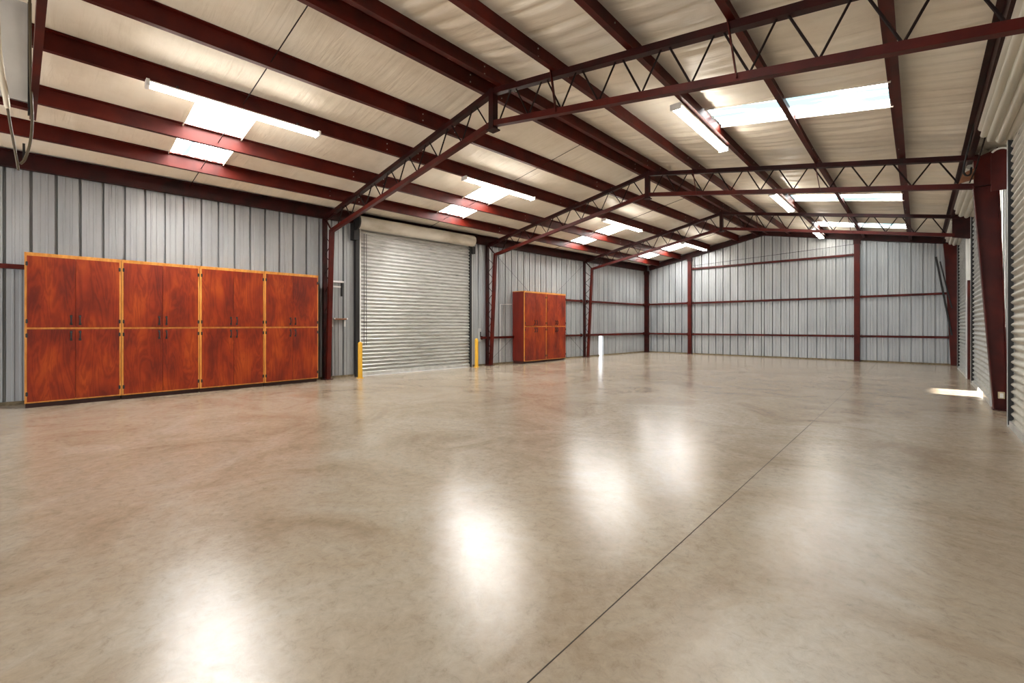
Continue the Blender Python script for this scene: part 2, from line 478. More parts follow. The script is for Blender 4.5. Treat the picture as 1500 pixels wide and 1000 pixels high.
truss(YF[1], 'middle red lattice roof truss, its left end beside the roll-up door', 2)
truss(YF[2], 'farthest red lattice roof truss, in front of the end wall', 3)

# level header beam near the camera's left, with its hanging panel and cables
r = thing('header_beam', (-7.8, .1, 3.85), 'short level red steel header beam at upper left corner beside the white hanging panel', 'beam')
MB().prism(rect(.055, .12), (-7.85, .0975, 3.86), (.8, .135, 3.86)).build('beam', M['red'], r)
r = thing('bulkhead_panel', (-7.1, -1, 3.66), 'white faced panel hanging at upper left with a red bottom edge', 'panel')
MB().box((-7.13, -2.4, 3.74), (-7.08, .055, 4.8)).build('sheet', M['panel_white'], r)
MB().prism(angle_prof(.09, .01), (-7.13, -2.4, 3.66), (-7.13, .06, 3.66)).build('bottom_angle', M['red'], r)
MB().prism(rect(.03, .05), (-7.07, .066, 3.60), (-7.07, .066, 4.8), (1, 0, 0)).build('edge_channel', M['black'], r)
c1 = MB().tube(smooth_path([(-6.9, .062, 5.1), (-6.9, .07, 4.04), (-6.9, .082, 3.5), (-6.9, .066, 3.25), (-6.9, .03, 3.08), (-6.9, .0, 3.02)]), .012, 8).build('hanging_cable', M['cable'], smooth=True)
tag(c1, 'dark hanging cable looping down at the right edge of the white panel', 'cable')
c2 = MB().tube(smooth_path([(-6.9, -.09, 3.57), (-6.9, -.07, 3.4), (-6.9, -.045, 3.2), (-6.9, -.02, 3.0), (-6.9, -.016, 2.95)]), .011, 8).build('hanging_cable', M['cable'], smooth=True)
tag(c2, 'brown cable hanging from the pale pipe at upper left', 'cable')
c3 = MB().tube(smooth_path([(-6.9, -.17, 5.0), (-6.9, -.155, 4.2), (-6.9, -.10, 3.66), (-6.9, -.09, 3.56)]), [.026]*16+[.024]*6+[.018]*3, 10).build('conduit_pipe', M['pale_pipe'], smooth=True)
tag(c3, 'pale plastic pipe hanging in front of the white panel', 'pipe')
hg = MB().box((-10.6, .02, 4.0), (-10.55, .05, 4.24)).build('hanger_strap', M['black'])
tag(hg, 'short black hanger strap under the lowest left purlin at upper left', 'strap')

# ------------------------------------------------------------------ sag rods through the left purlins
for i, y in enumerate([2.3, 7.95, 13.4, 18.6]):
    pts = [(x, y, zpb(x, y) + .07) for x in (XE(y)+.13, xp(0, y), xp(1, y), xp(2, y), xp(3, y), XRID(y)-.16)]
    o = MB().tube(pts, .007, 6).build('sag_rod', M['rod'])
    tag(o, ['thin dark sag rod threading the left purlins past the nearest skylight', 'thin dark sag rod threading the left purlins past the second skylight',
            'thin dark sag rod threading the left purlins in the third bay', 'thin dark sag rod threading the left purlins in the farthest bay'][i], 'rod', 'sag rods')

# ------------------------------------------------------------------ walls
RIB = 0.305
def rib_profile(length, start=0.0, big=.075, wide=.026, pitch=RIB):
    """(s, depth) along the wall; depth positive = recessed outward"""
    P = []; s = start
    while s < length:
        seq = [(0, 0), (.008, big), (.008+wide, big), (.016+wide, 0)]
        a = .016+wide; gap = pitch - a
        for q in (.30, .64):
            c = a + gap*q
            seq += [(c-.018, 0), (c-.012, -.010), (c+.012, -.010), (c+.018, 0)]
        for d, e in seq:
            if 0 <= s+d <= length: P.append((s+d, e))
        s += pitch
    return [(0, 0)] + P + [(length, 0)] if P[0][0] > 0 else P + [(length, 0)]

def ribbed_wall(m, p0, p1, outward, z0, ztop, thick=.085):
    """panel from p0 to p1 (xy), outward unit normal, bottom z0, top z given by ztop(x,y)"""
    p0 = np.array(p0, float); p1 = np.array(p1, float); L = np.linalg.norm(p1-p0); d = (p1-p0)/L
    out = np.array(outward, float)
    prof = rib_profile(L, .02)
    b = len(m.v); v = []
    for s, e in prof:
        q = p0 + d*s + out*e
        v += [(q[0], q[1], z0), (q[0], q[1], ztop(q[0], q[1]))]
    n = len(prof)
    f = [(2*i, 2*i+2, 2*i+3, 2*i+1) for i in range(n-1)]
    # back skin
    for q in (p0 + out*thick, p1 + out*thick):
        v += [(q[0], q[1], z0), (q[0], q[1], ztop(q[0], q[1]))]
    f += [(2*n, 2*n+1, 2*n+3, 2*n+2), (0, 1, 2*n+1, 2*n), (2*n-2, 2*n+2, 2*n+3, 2*n-1),
          (1, 2*n-1, 2*n+3, 2*n+1), (0, 2*n, 2*n+2, 2*n-2)]
    m.add(v, f)
roofz = lambda x, y: zpb(x, y) + PD + .05
# left wall with door opening and one slit of daylight by the far corner
DL0, DL1, DLT = 5.98, 9.72, 3.9
S0, S1, ST = 16.93, 17.28, .86
m = MB(); nL = (-1, 0)
def lw(y0, y1, z0, zt): ribbed_wall(m, (XL(y0), y0), (XL(y1), y1), nL, z0, zt)
lw(YN, DL0-.06, 0, roofz); lw(DL1+.06, S0, 0, roofz); lw(S1, YE+.05, 0, roofz)
lw(DL0-.06, DL1+.06, DLT, roofz); lw(S0, S1, ST, roofz)
wl = m.build('wall_left', M['wall'])
tag(wl, 'grey ribbed metal wall along the left side', 'wall', kind='structure')
m = MB()
xa, xb, xc = XL(YE)-.05, XRID(YE), 1.25
ribbed_wall(m, (xa, YE), (xb, YE), (0, 1), 0, roofz); ribbed_wall(m, (xb, YE), (xc, YE), (0, 1), 0, roofz)
wb = m.build('wall_back', M['wall'])
tag(wb, 'grey ribbed metal gable wall at the far end', 'wall', kind='structure')
# right wall: strips between the doors and a header above them
D2 = (5.3, 8.85); D3 = (10.82, 14.55); D4 = (15.98, 19.35)
m = MB(); XW = 1.06
segs = [(YN, D2[0]+.6), (D2[1]-.6, D3[0]+.7), (D3[1]-.6, D4[0]+.6), (D4[1]-.6, YE+.05)]
for a, b in segs: ribbed_wall(m, (XW, a), (XW, b), (1, 0), 0, roofz)
for a, b in ((D2[0]+.6, D2[1]-.6), (D3[0]+.7, D3[1]-.6), (D4[0]+.6, D4[1]-.6)): ribbed_wall(m, (XW, a), (XW, b), (1, 0), 3.85, roofz)
wr = m.build('wall_right', M['wall'])
tag(wr, 'pale ribbed metal wall strips between the right-hand doors', 'wall', kind='structure')
# unseen near end wall; its wide open doorway is added for fill light
m = MB()
ribbed_wall(m, (XL(YN), YN), (-10.7, YN), (0, -1), 0, roofz); ribbed_wall(m, (0.5, YN), (1.2, YN), (0, -1), 0, roofz)
ribbed_wall(m, (-10.7, YN), (0.5, YN), (0, -1), 4.0, roofz)
wf = m.build('wall_front', M['wall'])
tag(wf, 'ribbed metal wall at the near end around an open doorway added for fill light', 'wall', kind='structure')
# sills at the foot of the walls
m = MB()
for a, b in ((YN, DL0-.05), (DL1+.05, S0), (S1, YE)):
    m.add([(XL(a), a, 0), (XL(a)+.03, a, 0), (XL(b)+.03, b, 0), (XL(b), b, 0), (XL(a), a, .055), (XL(a)+.03, a, .055), (XL(b)+.03, b, .055), (XL(b), b, .055)],
          [(0,3,2,1),(4,5,6,7),(0,1,5,4),(1,2,6,5),(2,3,7,6),(3,0,4,7)])
o = m.build('baseboard_left', M['sill']); tag(o, 'dirty sill angle at the foot of the left wall', 'baseboard', kind='structure')
o = MB().box((XL(YE)+.05, YE-.035, 0), (1.0, YE-.003, .05)).build('baseboard_back', M['sill']); tag(o, 'dirty sill angle at the foot of the far wall', 'baseboard', kind='structure')

# ------------------------------------------------------------------ girts
def girt(p0, p1, label, h=.075, out=.09):
    p0 = np.array(p0, float); p1 = np.array(p1, float)
    r = thing('wall_girt', tuple((p0+p1)/2), label, 'girt', 'wall girts')
    d = (p1-p0)/np.linalg.norm(p1-p0)
    prof = [(-out/2, -h), (out/2, -h), (out/2, h*.15), (out/2-.012, h*.15), (out/2-.012, -h+.012), (-out/2+.012, -h+.012), (-out/2+.012, h*.25), (-out/2, h*.25)]
    prof = [(-out/2, -h/2), (out/2, -h/2), (out/2, h/2), (-out/2, h/2)]
    MB().prism(prof, p0, p1).build('channel', M['red'], r)
    for e, s in ((p0, 1), (p1, -1)):
        q = e + d*s*.05
        MB().prism(rect(out+.01, h+.05), q, q + d*s*.012).build('end_clip', M['red_dark'], r)
    return r
def gl(y): return XL(y)+.055
girt((gl(-3), -3, 2.33), (gl(4.95), 4.95, 2.33), 'red girt on left wall passing behind the row of four cabinets')
girt((gl(10.15), 10.15, .92), (gl(15.65), 15.65, .92), 'low red girt on left wall running behind the pair of far cabinets')
girt((gl(12.3), 12.3, 2.33), (gl(15.65), 15.65, 2.33), 'upper red girt on left wall starting behind the pair of far cabinets')
girt((gl(15.95), 15.95, .92), (gl(20.7), 20.7, .92), 'low red girt on left wall in the far corner bay, above the bright slit')
girt((gl(15.95), 15.95, 2.33), (gl(20.7), 20.7, 2.33), 'upper red girt on left wall in the far corner bay')
yb = YE-.06
XC = [-9.93, -7.82, -1.69, .80]
girt((XC[0]+.05, yb, .92), (XC[1]-.08, yb, .92), 'low red girt on far wall between the left corner and the first post')
girt((XC[0]+.05, yb, 2.35), (XC[1]-.08, yb, 2.35), 'upper red girt on far wall between the left corner and the first post')
girt((XC[1]+.08, yb, .92), (XC[2]-.08, yb, .93), 'low red girt across the wide middle bay of the far wall')
girt((XC[1]+.08, yb, 2.35), (XC[2]-.08, yb, 2.37), 'middle-height red girt across the wide middle bay of the far wall')
girt((XC[1]+.08, yb, 3.92), (XC[2]-.08, yb, 3.95), 'highest red girt across the wide middle bay of the far wall')
girt((XC[2]+.08, yb, .93), (XC[3]-.02, yb, .93), 'low red girt on far wall between the second post and the right corner')
girt((XC[2]+.08, yb, 2.38), (XC[3]-.02, yb, 2.4), 'upper red girt on far wall between the second post and the right corner')

# ------------------------------------------------------------------ columns
def lattice_column(yf, label):
    x0 = XL(yf)
    r = thing('lattice_column', (x0+.2, yf, 0), label, 'column', 'left wall columns')
    o0, o1 = (x0+.07, yf, .02), (x0+.07, yf, 4.0)
    i0, i1 = (x0+.24, yf, .02), (x0+.44, yf, 3.66)
    MB().prism(rect(.10, .075), o0, o1, (1, 0, 0)).build('outer_chord', M['red_dark'], r)
    MB().prism(rect(.10, .085), i0, i1, (1, 0, 0)).build('inner_chord', M['red'], r)
    MB().box((x0+.005, yf-.09, 0), (x0+.32, yf+.09, .02)).build('base_plate', M['red_dark'], r)
    n = 14
    for k in range(n):
        z0 = .3 + (3.55-.3)*k/n; z1 = .3 + (3.55-.3)*(k+1)/n
        xi = lambda z: x0+.24 + .20*(z-.02)/3.64 - .03
        xo = x0+.10
        p, q = ((xo, yf, z0), (xi(z1), yf, z1)) if k % 2 == 0 else ((xi(z0), yf, z0), (xo, yf, z1))
        MB().tube([p, q], .009, 6).build('lacing_rod', M['rod'], r)
    MB().tube([(x0+.42, yf, 3.66), (x0+.10, yf, 3.98)], .022, 6).build('knee_strut', M['red_dark'], r)
    MB().prism(rect(.06, .05), (x0+.10, yf, 3.95), (x0+.6, yf, 4.02)).build('cap_strut', M['red_dark'], r)
    return r
lattice_column(YF[0], 'red lattice column between the row of cabinets and the left roll-up door')
lattice_column(YF[1], 'red lattice column between the left roll-up door and the pair of cabinets')
lattice_column(YF[2], 'red lattice column beyond the pair of cabinets, nearest the far corner')

# big tapered plate column between the two near right-hand doors
r = thing('tapered_column', (.95, YF[1], 0), 'large dark red tapered plate column between the right-hand roll-up doors', 'column')
y = YF[1]
tp = [(.885, 0), (1.03, 0), (.91, 4.15), (.66, 4.05), (.66, 3.55)]
m = MB(); m.add([(x, y-.006, z) for x, z in tp] + [(x, y+.006, z) for x, z in tp],
      [(0,1,2,3,4), (9,8,7,6,5)] + [(i, i+5, (i+1) % 5+5, (i+1) % 5) for i in range(5)])
m.build('web_plate', M['red'], r)
MB().prism(rect(.18, .014), (.885, y, 0), (.655, y, 3.6), (1, 0, 0)).build('inner_flange', M['red'], r)
MB().prism(rect(.18, .014), (1.035, y, 0), (.915, y, 4.15), (1, 0, 0)).build('outer_flange', M['red'], r)
MB().box((.865, y-.10, 0), (1.07, y+.10, .02)).build('base_plate', M['red_dark'], r)
MB().prism(rect(.16, .012), (.67, y, 3.58), (.925, y, 3.58)).build('stiffener', M['red_dark'], r)
# slim post at the next frame with a bracket head
r = thing('slim_post', (.93, YF[2], 0), 'slim red post between the two farthest right-hand doors', 'post')
y = YF[2]
MB().prism(rect(.09, .12), (.95, y, 0), (.95, y, 2.45), (1, 0, 0)).build('lower_post', M['red'], r)
MB().prism(rect(.07, .10), (.97, y, 2.45), (.97, y, 4.1), (1, 0, 0)).build('upper_post', M['white_steel'], r)
tp = [(.62, 3.55), (1.04, 3.45), (1.04, 4.08), (.62, 4.05)]
m = MB(); m.add([(x, y-.04, z) for x, z in tp] + [(x, y+.04, z) for x, z in tp], [(0,1,2,3), (7,6,5,4)] + [(i, i+4, (i+1) % 4+4, (i+1) % 4) for i in range(4)])
m.build('head_bracket', M['red_dark'], r)
# far wall posts
def post(x, w, label, x2=None, dark=True):
    yy = YE-.11
    r = thing('end_wall_post', (x, yy, 0), label, 'post', 'posts of the far wall')
    top = zpb(x, yy) - .068
    xt = x if x2 is None else x2
    t = .012
    I = [(-.07, -w/2), (.07, -w/2), (.07, -w/2+t), (t/2, -w/2+t), (t/2, w/2-t), (.07, w/2-t), (.07, w/2), (-.07, w/2), (-.07, w/2-t), (-t/2, w/2-t), (-t/2, -w/2+t), (-.07, -w/2+t)]
    MB().prism(rect(.13, w), (x, yy, .015), (xt, yy, top), (1, 0, 0)).build('shaft', M['red_dark'] if dark else M['red'], r)
    MB().box((x-w/2-.03, yy-.09, 0), (x+w/2+.03, yy+.08, .015)).build('base_plate', M['red_dark'], r)
    MB().box((xt-w/2-.02, yy-.075, top-.16), (xt+w/2+.02, yy+.06, top)).build('cap_clip', M['red_dark'], r)
post(XC[0], .20, 'dark red post standing in the far left corner')
post(XC[1], .16, 'red post on far wall, first one right of the left corner', dark=False)
post(XC[2], .17, 'red post on far wall, dividing the wide middle bay from the right bay', dark=False)
r = thing('corner_column', (.86, YE-.12, 0), 'tapered dark red column in the far right corner', 'column')
y = YE-.12
tp = [(.78, 0), (.98, 0), (1.0, 4.1), (.60, 4.05), (.64, 3.5)]
m = MB(); m.add([(x, y-.06, z) for x, z in tp] + [(x, y+.06, z) for x, z in tp],
      [(0,1,2,3,4), (9,8,7,6,5)] + [(i, i+5, (i+1) % 5+5, (i+1) % 5) for i in range(5)])
m.build('shaft', M['red'], r)
MB().box((.76, y-.09, 0), (.96, y+.09, .015)).build('base_plate', M['red_dark'], r)
# gable rafters
yy = YE-.08
for (xa, xb, lab) in ((XE(YE)+.13, XRID(YE), 'dark red gable rafter along the left slope of the far wall'), (XRID(YE), 1.0, 'dark red gable rafter along the right slope of the far wall')):
    r = thing('gable_rafter', ((xa+xb)/2, yy, 4.6), lab, 'beam')
    MB().prism(rect(.10, .23), (xa, yy, zpb(xa, yy)+.05), (xb, yy, zpb(xb, yy)+.05)).build('beam', M['red_dark'], r)

# thin bracing cables and rods
def rodthing(name, pts, rad, mat, label, cat):
    o = MB().tube(pts, rad, 6).build(name, M[mat]); tag(o, label, cat); return o
rodthing('brace_cable', [(-7.68, YE-.14, 4.05), (-1.76, YE-.14, 4.33)], .008, 'rod', 'thin cable slanting across the top of the far wall, above the highest girt', 'cable')
rodthing('brace_cable', [(gl(10.6)+.05, 10.6, 3.85), (gl(15.7)+.05, 15.7, .2)], .004, 'rod', 'thin brace cable falling from left to right behind the pair of cabinets', 'cable')
rodthing('brace_cable', [(gl(10.6)+.06, 10.6, .2), (gl(15.7)+.06, 15.7, 3.85)], .004, 'rod', 'thin brace cable rising from left to right behind the pair of cabinets', 'cable')
rodthing('brace_rod', [(.42, YE-.32, 3.62), (.80, YE-.32, 1.0)], .026, 'black', 'dark leaning brace rod by the far right corner column', 'rod')
rodthing('brace_rod', [(.52, YE-.36, 3.45), (.80, YE-.36, 1.9)], .018, 'black', 'short dark brace rod beside the longer one in the far right corner', 'rod')

# ------------------------------------------------------------------ roll-up doors
def curtain(xf, y0, y1, z0, z1, pitch, amp, inward, notch=None):
    """corrugated sheet in the plane x = xf(y); corrugations run along y"""
    n = int((z1-z0)/pitch*8); m = MB()
    cols = [y0, y1] if notch is None else [y0, notch[0], notch[1], y1]
    V = []; 
    zs = [z0 + (z1-z0)*i/n for i in range(n+1)]
    for z in zs:
        ph = 2*math.pi*(z-z0)/pitch
        d = amp*math.cos(ph)
        for y in cols: V.append((xf(y)+inward*d, y, z))
    c = len(cols); F = []
    for i in range(n):
        for k in range(c-1):
            if notch and k == 1 and zs[i+1] <= notch[2]+1e-6: continue
            q = (i*c+k, i*c+k+1, (i+1)*c+k+1, (i+1)*c+k)
            F.append(q if inward < 0 else q[::-1])
    m.add(V, F); return m
def drum(cx, cz, r, y0, y1, n, amp, seg=120, a0=0, a1=2*math.pi, xof=lambda y: 0):
    m = MB(); V = []
    for y in (y0, y1):
        for i in range(seg):
            t = a0 + (a1-a0)*i/seg
            rr = r + amp*(abs(math.cos(n*t/2))-.5)
            V.append((cx + xof(y) + rr*math.cos(t), y, cz + rr*math.sin(t)))
    F = [(i, (i+1) % seg, seg+(i+1) % seg, seg+i) for i in range(seg)]
    F += [tuple(range(seg-1, -1, -1)), tuple(range(seg, 2*seg))]
    m.add(V, F); return m

# left door
r = thing('door_1', (XL(7.8)+.1, 7.8, 0), 'large galvanised roll-up door in the left wall with a rounded hood', 'roll-up door', kind='structure')
xd = lambda y: XL(y)+.05
curtain(xd, DL0+.03, DL1-.02, .085, 3.95, .098, .025, 1).build('curtain', M['curtain'], r, smooth=True)
m = MB(); 
a, b = DL0+.03, DL1-.02
def slab(m, xo0, xo1, y0, y1, z0, z1):
    f = lambda y, o: XL(y)+o
    v = [(f(y0, xo0), y0, z0), (f(y0, xo1), y0, z0), (f(y1, xo1), y1, z0), (f(y1, xo0), y1, z0)]
    m.add(v + [(p[0], p[1], z1) for p in v], [(0,3,2,1),(4,5,6,7),(0,1,5,4),(1,2,6,5),(2,3,7,6),(3,0,4,7)])
slab(m, .02, .085, a, b, 0.006, .095); m.build('bottom_bar', M['galv'], r)
m = MB(); slab(m, -.02, .12, DL0-.10, DL0+.0, 0, 3.95); m.build('guide_rail', M['black'], r)  # black guide; its dark colour also stands in for the jamb's shadow
m = MB(); slab(m, .02, .13, DL0+.0, DL0+.035, 0, 3.9); m.build('guide_rail', M['white_steel'], r)
m = MB(); slab(m, -.02, .11, DL1-.03, DL1+.04, 0, 3.95); m.build('guide_rail', M['black'], r)
m = MB(); slab(m, .03, .06, DL1+.04, DL1+.10, 0, 3.9); m.build('side_trim', M['white_steel'], r)
hx = lambda y: XL(y) - XL(7.8)
drum(XL(7.8)+.26, 4.0, .17, DL0-.14, DL1-.06, 0, 0, 40, xof=hx).build('hood', M['hood'], r, smooth=False)
m = drum(XL(7.8)+.26, 4.0, .21, DL0-.18, DL0-.14, 0, 0, 40, xof=hx); m.build('end_plate', M['black'], r)
m = MB(); slab(m, -.02, .2, DL0-.2, DL0-.05, 3.55, 4.0); m.build('mounting_bracket', M['black'], r)
m = MB(); slab(m, .06, .2, DL1-.02, DL1+.1, 3.62, 3.85); m.build('mounting_bracket', M['black'], r)
# hanging chain left of the curtain
for dy in (.12, .19):
    m = MB()
    m.tube([(xd(DL0)+.08, DL0+dy, 3.75 - k*.02) for k in range(148)], [.0085 if k % 2 else .004 for k in range(148)], 6)
    m.build('hand_chain', M['black'], r)

# right-hand doors
def right_door(n, y0, y1, label, notch=None, warm=False, pitch=.098):
    r = thing('door_%d' % n, (XR, (y0+y1)/2, 0), label, 'roll-up door', kind='structure')
    z0 = .075
    c = curtain(lambda y: XR+.015, y0+.03, y1-.03, z0, 3.95, pitch, .020, -1, None if not notch else (notch[0], notch[1], z0))
    c.build('curtain', M['curtain_warm'] if warm else M['curtain'], r, smooth=True)
    m = MB()
    spans = [(y0+.03, y1-.03)] if not notch else [(y0+.03, notch[0]), (notch[1], y1-.03)]
    for a, b in spans: m.box((XR-.02, a, .001), (XR+.045, b, .085))
    m.build('bottom_bar', M['galv'], r)
    for yy, s in ((y0, 1), (y1, -1)):
        MB().box((XR-.03, yy-.03, 0), (XR+.03, yy+.03, 3.95)).build('guide_rail', M['galv'], r)
        ya, yb2 = sorted((yy+s*.03, yy+s*.075))
        MB().box((XR-.028, ya, .03), (XR+.022, yb2, 3.95)).build('edge_seal', M['black'], r)
    drum(XR-.048, 4.03, .235, y0+.02, y1-.02, 14, .040, 420).build('coil', M['coil'], r, smooth=False)
    for yy in (y0-.01, y1+.01):
        MB().cyl((XR-.048, yy-.012, 4.03), (XR-.048, yy+.012, 4.03), .10, 20).build('axle_hub', M['black'], r)
    return r
right_door(2, *D2, 'pale corrugated roll-up door at the right edge, nearest the camera', warm=True)
right_door(3, *D3, 'corrugated roll-up door beyond the tapered column, daylight at its foot', notch=(12.05, 13.1))
right_door(4, *D4, 'narrow-looking farthest corrugated roll-up door in the right wall')
# red rounded bracket beside the near coil
r = thing('coil_bracket', (.87, 9.55, 3.6), 'rounded red bracket plate with pale rim above the right-hand column', 'bracket')
pp = [(.78, 3.30), (.97, 3.30)] + [(.875+.095*math.cos(t), 3.80+.095*math.sin(t)) for t in np.linspace(0, math.pi, 12)]
n = len(pp)
m = MB(); m.add([(x, 9.54, z) for x, z in pp] + [(x, 9.56, z) for x, z in pp], [tuple(range(n)), tuple(range(2*n-1, n-1, -1))] + [(i, i+n, (i+1) % n+n, (i+1) % n) for i in range(n)])
m.build('plate', M['red'], r)
MB().tube([(.98, 9.54, .02), (.98, 9.54, 3.80)] + [(.875+.105*math.cos(t), 9.54, 3.80+.105*math.sin(t)) for t in np.linspace(.1, math.pi*.8, 10)], .014, 8).build('rim_pipe', M['white_steel'], r, smooth=True)

# ------------------------------------------------------------------ cabinets
def frame_box(m, x0, x1, ya, yb, za, zb): m.box((x0, ya, za), (x1, yb, zb))
def handle_mesh():
    m = MB()
    m.tube(smooth_path([(0, 0, -.06), (.022, 0, -.055), (.030, 0, 0), (.022, 0, .055), (0, 0, .06)], 4), .010, 8)
    m.box((-.001, -.016, -.085), (.006, .016, -.045)); m.box((-.001, -.016, .045), (.006, .016, .085))
    return m
def hinge_mesh():
    m = MB()
    m.box((-.004, -.014, -.028), (.005, .014, .028))
    m.cyl((.004, 0, -.034), (.004, 0, .034), .008, 8)
    return m
W, H, DEP = 1.18, 2.52, .36
def make_cabinet(label, depth):
    """built with the front at x=0 facing +x, from y=0 to y=W"""
    r = thing('storage_cabinet', (0, 0, 0), label, 'cabinet')
    MB().box((-depth, .004, .09), (-.02, W-.004, H-.02)).build('carcass', M['ply_side'], r)
    MB().box((-depth+.02, .01, 0), (-.06, W-.01, .09)).build('plinth', M['plinth'], r)
    m = MB(); f = .034
    m.box((-.02, .001, .08), (0, f, H-.02)); m.box((-.02, W-f, .08), (0, W-.001, H-.02))
    m.box((-.02, f, H-.06), (0, W-f, H-.02)); m.box((-.02, f, 1.272), (0, W-f, 1.312)); m.box((-.02, f, .08), (0, W-f, .105))
    m.build('face_frame', M['pine'], r)
    MB().box((-depth-.0, -.0, H-.02), (.012, W, H)).build('top_board', M['pine'], r)
    y0, ym, y1 = f-.006, W/2, W-f+.006
    for (za, zb, hz) in ((.102, 1.277, 1.165), (1.307, H-.055, 1.43)):
        for (ya, yb, s) in ((y0, ym-.0025, 1), (ym+.0025, y1, -1)):
            d = MB().box((.001, ya, za), (.019, yb, zb)).build('door', M['ply'], r)
            h = handle_mesh().build('handle', M['black'], d)
            h.matrix_parent_inverse.identity()
            h.location = (.019, (yb-.052) if s > 0 else (ya+.052), hz)
            for zz in (za+.13 if za < 1 else za+.10, zb-.10 if za < 1 else zb-.13):
                g = hinge_mesh().build('hinge', M['black'], d)
                g.matrix_parent_inverse.identity()
                g.location = (.019, ya-.002 if s > 0 else yb+.002, zz)
    return r
def copy_tree(o, parent=None):
    c = o.copy(); COL.objects.link(c)
    if parent is not None: c.parent = parent
    for chd in list(o.children): copy_tree(chd, c)
    return c
proto = make_cabinet('', DEP)
proto2 = None
rowlab = ['red-stained plywood cabinet at the near left end of the row of four', 'red-stained plywood cabinet second from the left in the row of four',
          'red-stained plywood cabinet third from the left in the row of four', 'red-stained plywood cabinet at the far right end of the row, beside the lattice column']
for i in range(4):
    o = proto if i == 0 else copy_tree(proto)
    y0 = .04 + i*1.1825
    o.location = (-10.62 + .013*y0, y0, 0)
    tag(o, rowlab[i], 'cabinet', 'row of four plywood cabinets')
p2 = make_cabinet('', .54); 
for i in range(2):
    o = p2 if i == 0 else copy_tree(p2)
    y0 = 11.66 + i*1.22
    o.location = (-10.04, y0, 0)
    o.scale = (1, 1.03, 1)
    tag(o, ['left one of the two stained plywood cabinets standing beyond the roll-up door', 'right one of the two stained plywood cabinets standing beyond the roll-up door'][i], 'cabinet', 'pair of far plywood cabinets')

# ------------------------------------------------------------------ strip lamps
def make_lamp():
    """eight-foot twin tube strip, long axis y, hanging below z=0"""
    L = 2.3
    r = thing('strip_lamp', (0, 0, 0), '', 'lamp')
    m = MB(); m.prism([(-.072, -.030), (.072, -.030), (.045, 0), (-.045, 0)], (0, -L/2, 0), (0, L/2, 0)); m.build('housing', M['lamp_body'], r)
    for s in (-1, 1):
        MB().tube([(s*.052, -L/2+.05, -.058), (s*.052, L/2-.05, -.058)], .0175, 8).build('tube', M['tube'], r)
    for s in (-1, 1):
        MB().box((-.082, s*(L/2-.02)-.018, -.085), (.082, s*(L/2-.02)+.018, 0)).build('lampholder', M['lamp_body'], r)
    for s in (-1, 1): MB().box((-.012, s*.8-.012, 0), (.012, s*.8+.012, .05)).build('hanger', M['black'], r)
    return r
lamp0 = make_lamp()
LY = [2.27, 7.72, 13.25, 18.9]
n = 0
for side in 'LR':
    for i, y in enumerate(LY):
        if side == 'L':
            xm = lambda y: xp(2, y) + .09
            lab = ['lit twin-tube strip lamp above the row of four cabinets, the largest', 'lit twin-tube strip lamp above the left roll-up door', 'lit twin-tube strip lamp in left row, above the pair of far cabinets', 'lit twin-tube strip lamp at far end of the left row, near the end wall'][i]
        else:
            xm = lambda y: PUR_R[1] - .06
            y = [2.3, 7.85, 13.9, 19.4][i]
            lab = ['lit twin-tube strip lamp of the right row, overhead outside the picture', 'lit twin-tube strip lamp beside the big bluish skylight, nearest in the right row', 'lit twin-tube strip lamp in right row behind the middle truss', 'lit twin-tube strip lamp at far end of the right row, seen end-on'][i]
        o = lamp0 if n == 0 else copy_tree(lamp0)
        n += 1
        x = xm(y)
        o.location = (x, y, zpb(x, y) - (.06 if side == 'L' else .035))
        o.rotation_euler = (0, 0, -math.atan(.0405) if side == 'L' else 0)
        tag(o, lab, 'lamp', 'fluorescent strip lamps')

# ------------------------------------------------------------------ bollards and small fittings
def bollard(y, label, xo=.52, h=.92):
    r = thing('bollard', (XL(y)+xo, y, 0), label, 'bollard', 'door bollards')
    x = XL(y)+xo
    MB().tube([(x, y, 0.012), (x, y, h-.05), (x, y, h-.02), (x, y, h)], [.055, .055, .045, .015], 16).build('post', M['yellow'], r, smooth=False)
    MB().cyl((x, y, 0), (x, y, .012), .085, 20).build('base_flange', M['yellow'], r)
bollard(5.78, 'yellow bollard at the near left foot of the roll-up door')
bollard(9.78, 'yellow bollard at the far right foot of the roll-up door', .30)

# wall brackets between the cabinets and the roll-up door
y = 5.36; x = XL(y)
r = thing('shelf_bracket', (x+.05, y, 2.3), 'upper white metal wall bracket left of the roll-up door', 'bracket')
MB().box((x+.0, 5.2, 2.42), (x+.10, 5.58, 2.465)).build('upper_bar', M['lamp_body'], r)
MB().box((x+.0, 5.2, 2.30), (x+.05, 5.52, 2.335)).build('lower_bar', M['lamp_body'], r)
MB().box((x+.02, 5.53, 2.08), (x+.07, 5.555, 2.42)).build('arm', M['black'], r)
r = thing('wall_shelf', (x+.1, y, 1.5), 'small brown board shelf on white brackets left of the roll-up door', 'shelf')
MB().box((x+.005, 5.31, 1.475), (x+.17, 5.62, 1.51)).build('board', M['brown_wood'], r)
for yy in (5.285, 5.62):
    MB().prism([(0, 1.30), (.035, 1.30), (.035, 1.485), (.17, 1.485), (.17, 1.525), (0, 1.525)], (x, yy, 0), (x, yy+.03, 0)).build('bracket', M['lamp_body'], r)
y = 10.14; x = XL(y)
r = thing('switch_box', (x+.03, y, 1.0), 'small grey switch box on the wall right of the roll-up door', 'switch box')
MB().box((x+.006, y-.035, .80), (x+.07, y+.035, 1.23)).build('box', M['galv'], r)
MB().box((x+.07, y-.012, .95), (x+.10, y+.012, 1.12)).build('lever', M['black'], r)
y = 11.05; x = XL(y)
o = MB().tube([(x+.05, y, .06), (x+.05, y, 2.05), (x+.085, y+.55, 2.07)], .013, 8).build('conduit_pipe', M['white_steel'])
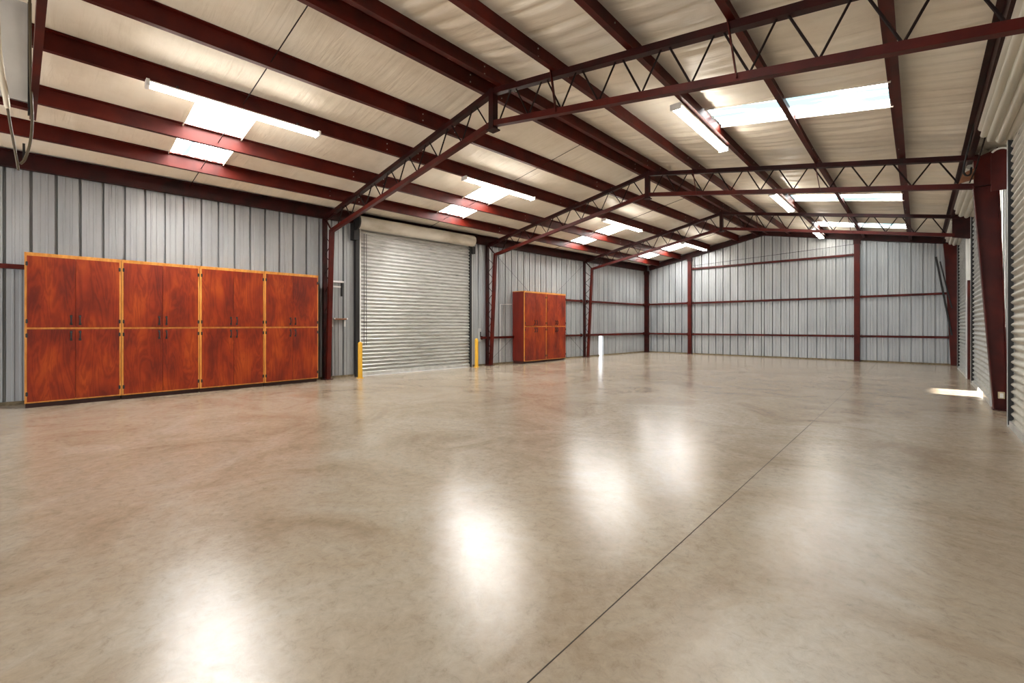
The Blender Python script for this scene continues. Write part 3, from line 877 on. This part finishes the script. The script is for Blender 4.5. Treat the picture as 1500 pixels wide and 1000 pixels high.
tag(o, 'white conduit pipe on the wall left of the pair of cabinets', 'pipe')
# fittings round the tapered column
r = thing('outlet_box', (.98, 10.4, .2), 'small tan outlet box low on the tapered red column', 'outlet box')
MB().box((.925, 10.36, .19), (.995, 10.443, .29)).build('box', M['tan'], r)
MB().box((.94, 10.352, .205), (.98, 10.36, .275)).build('cover', M['white_steel'], r)
r = thing('door_latch', (1.0, 9.4, 2.0), 'rusty latch bracket on the wall strip right of the tapered column', 'latch')
MB().box((1.0, 9.25, 1.95), (1.095, 9.50, 1.99)).build('bar', M['brown_wood'], r)
MB().box((1.05, 9.25, 1.88), (1.095, 9.55, 2.06)).build('plate', M['galv'], r)
o = MB().tube(smooth_path([(.61, 9.3, 4.33), (.55, 9.6, 4.0), (.505, 9.7, 3.74), (.53, 9.75, 3.64), (.585, 9.8, 3.66), (.60, 9.9, 3.78)]), .013, 8).build('flexible_conduit', M['black'], smooth=True)
tag(o, 'black flexible conduit looping beside the top of the tapered column', 'conduit')
o = MB().tube([(.72, 9.2, 4.12), (.64, 9.75, 3.72), (.60, 10.2, 3.62)], .010, 8).build('conduit_pipe', M['rod'])
tag(o, 'thin dark pipe slanting under the near right coil', 'pipe')
r = thing('junction_box', (.58, 10.36, 3.76), 'rusty brown junction plate where the middle truss meets its column', 'plate')
tp = [(.48, 3.66), (.66, 3.70), (.66, 3.88), (.53, 3.82)]
m = MB(); m.add([(x, 10.36, z) for x, z in tp] + [(x, 10.375, z) for x, z in tp], [(0,1,2,3), (7,6,5,4)] + [(i, i+4, (i+1) % 4+4, (i+1) % 4) for i in range(4)])
m.build('plate', M['brown_wood'], r)

# ------------------------------------------------------------------ light from outside
w = bpy.data.worlds.new('World'); scene.world = w; w.use_nodes = True
bg = w.node_tree.nodes['Background']
bg.inputs[0].default_value = (0.93, 0.965, 1.0, 1); bg.inputs[1].default_value = 2.8
sd = bpy.data.lights.new('sun', 'SUN'); sd.energy = 160; sd.angle = math.radians(2.5); sd.color = (1, .95, .86)
so = bpy.data.objects.new('sun', sd); COL.objects.link(so)
from mathutils import Vector
so.rotation_euler = Vector((-1, 0.02, -.115)).to_track_quat('-Z', 'Y').to_euler()

# ------------------------------------------------------------------ camera
cd = bpy.data.cameras.new('camera'); cam = bpy.data.objects.new('camera', cd); COL.objects.link(cam)
F_PX = 655.0
cd.sensor_width = 36; cd.lens = 36*F_PX/1500; cd.clip_start = .02; cd.clip_end = 300
cd.shift_y = -24.5/1500
cam.location = (0, 0, 1.35)
cam.rotation_euler = (math.radians(90), 0, math.atan2(1346-750, F_PX))
scene.camera = cam
vs = scene.view_settings
vs.view_transform = 'Standard'; vs.look = 'None'; vs.gamma = 1.0; vs.exposure = 0.5; vs.use_curve_mapping = False
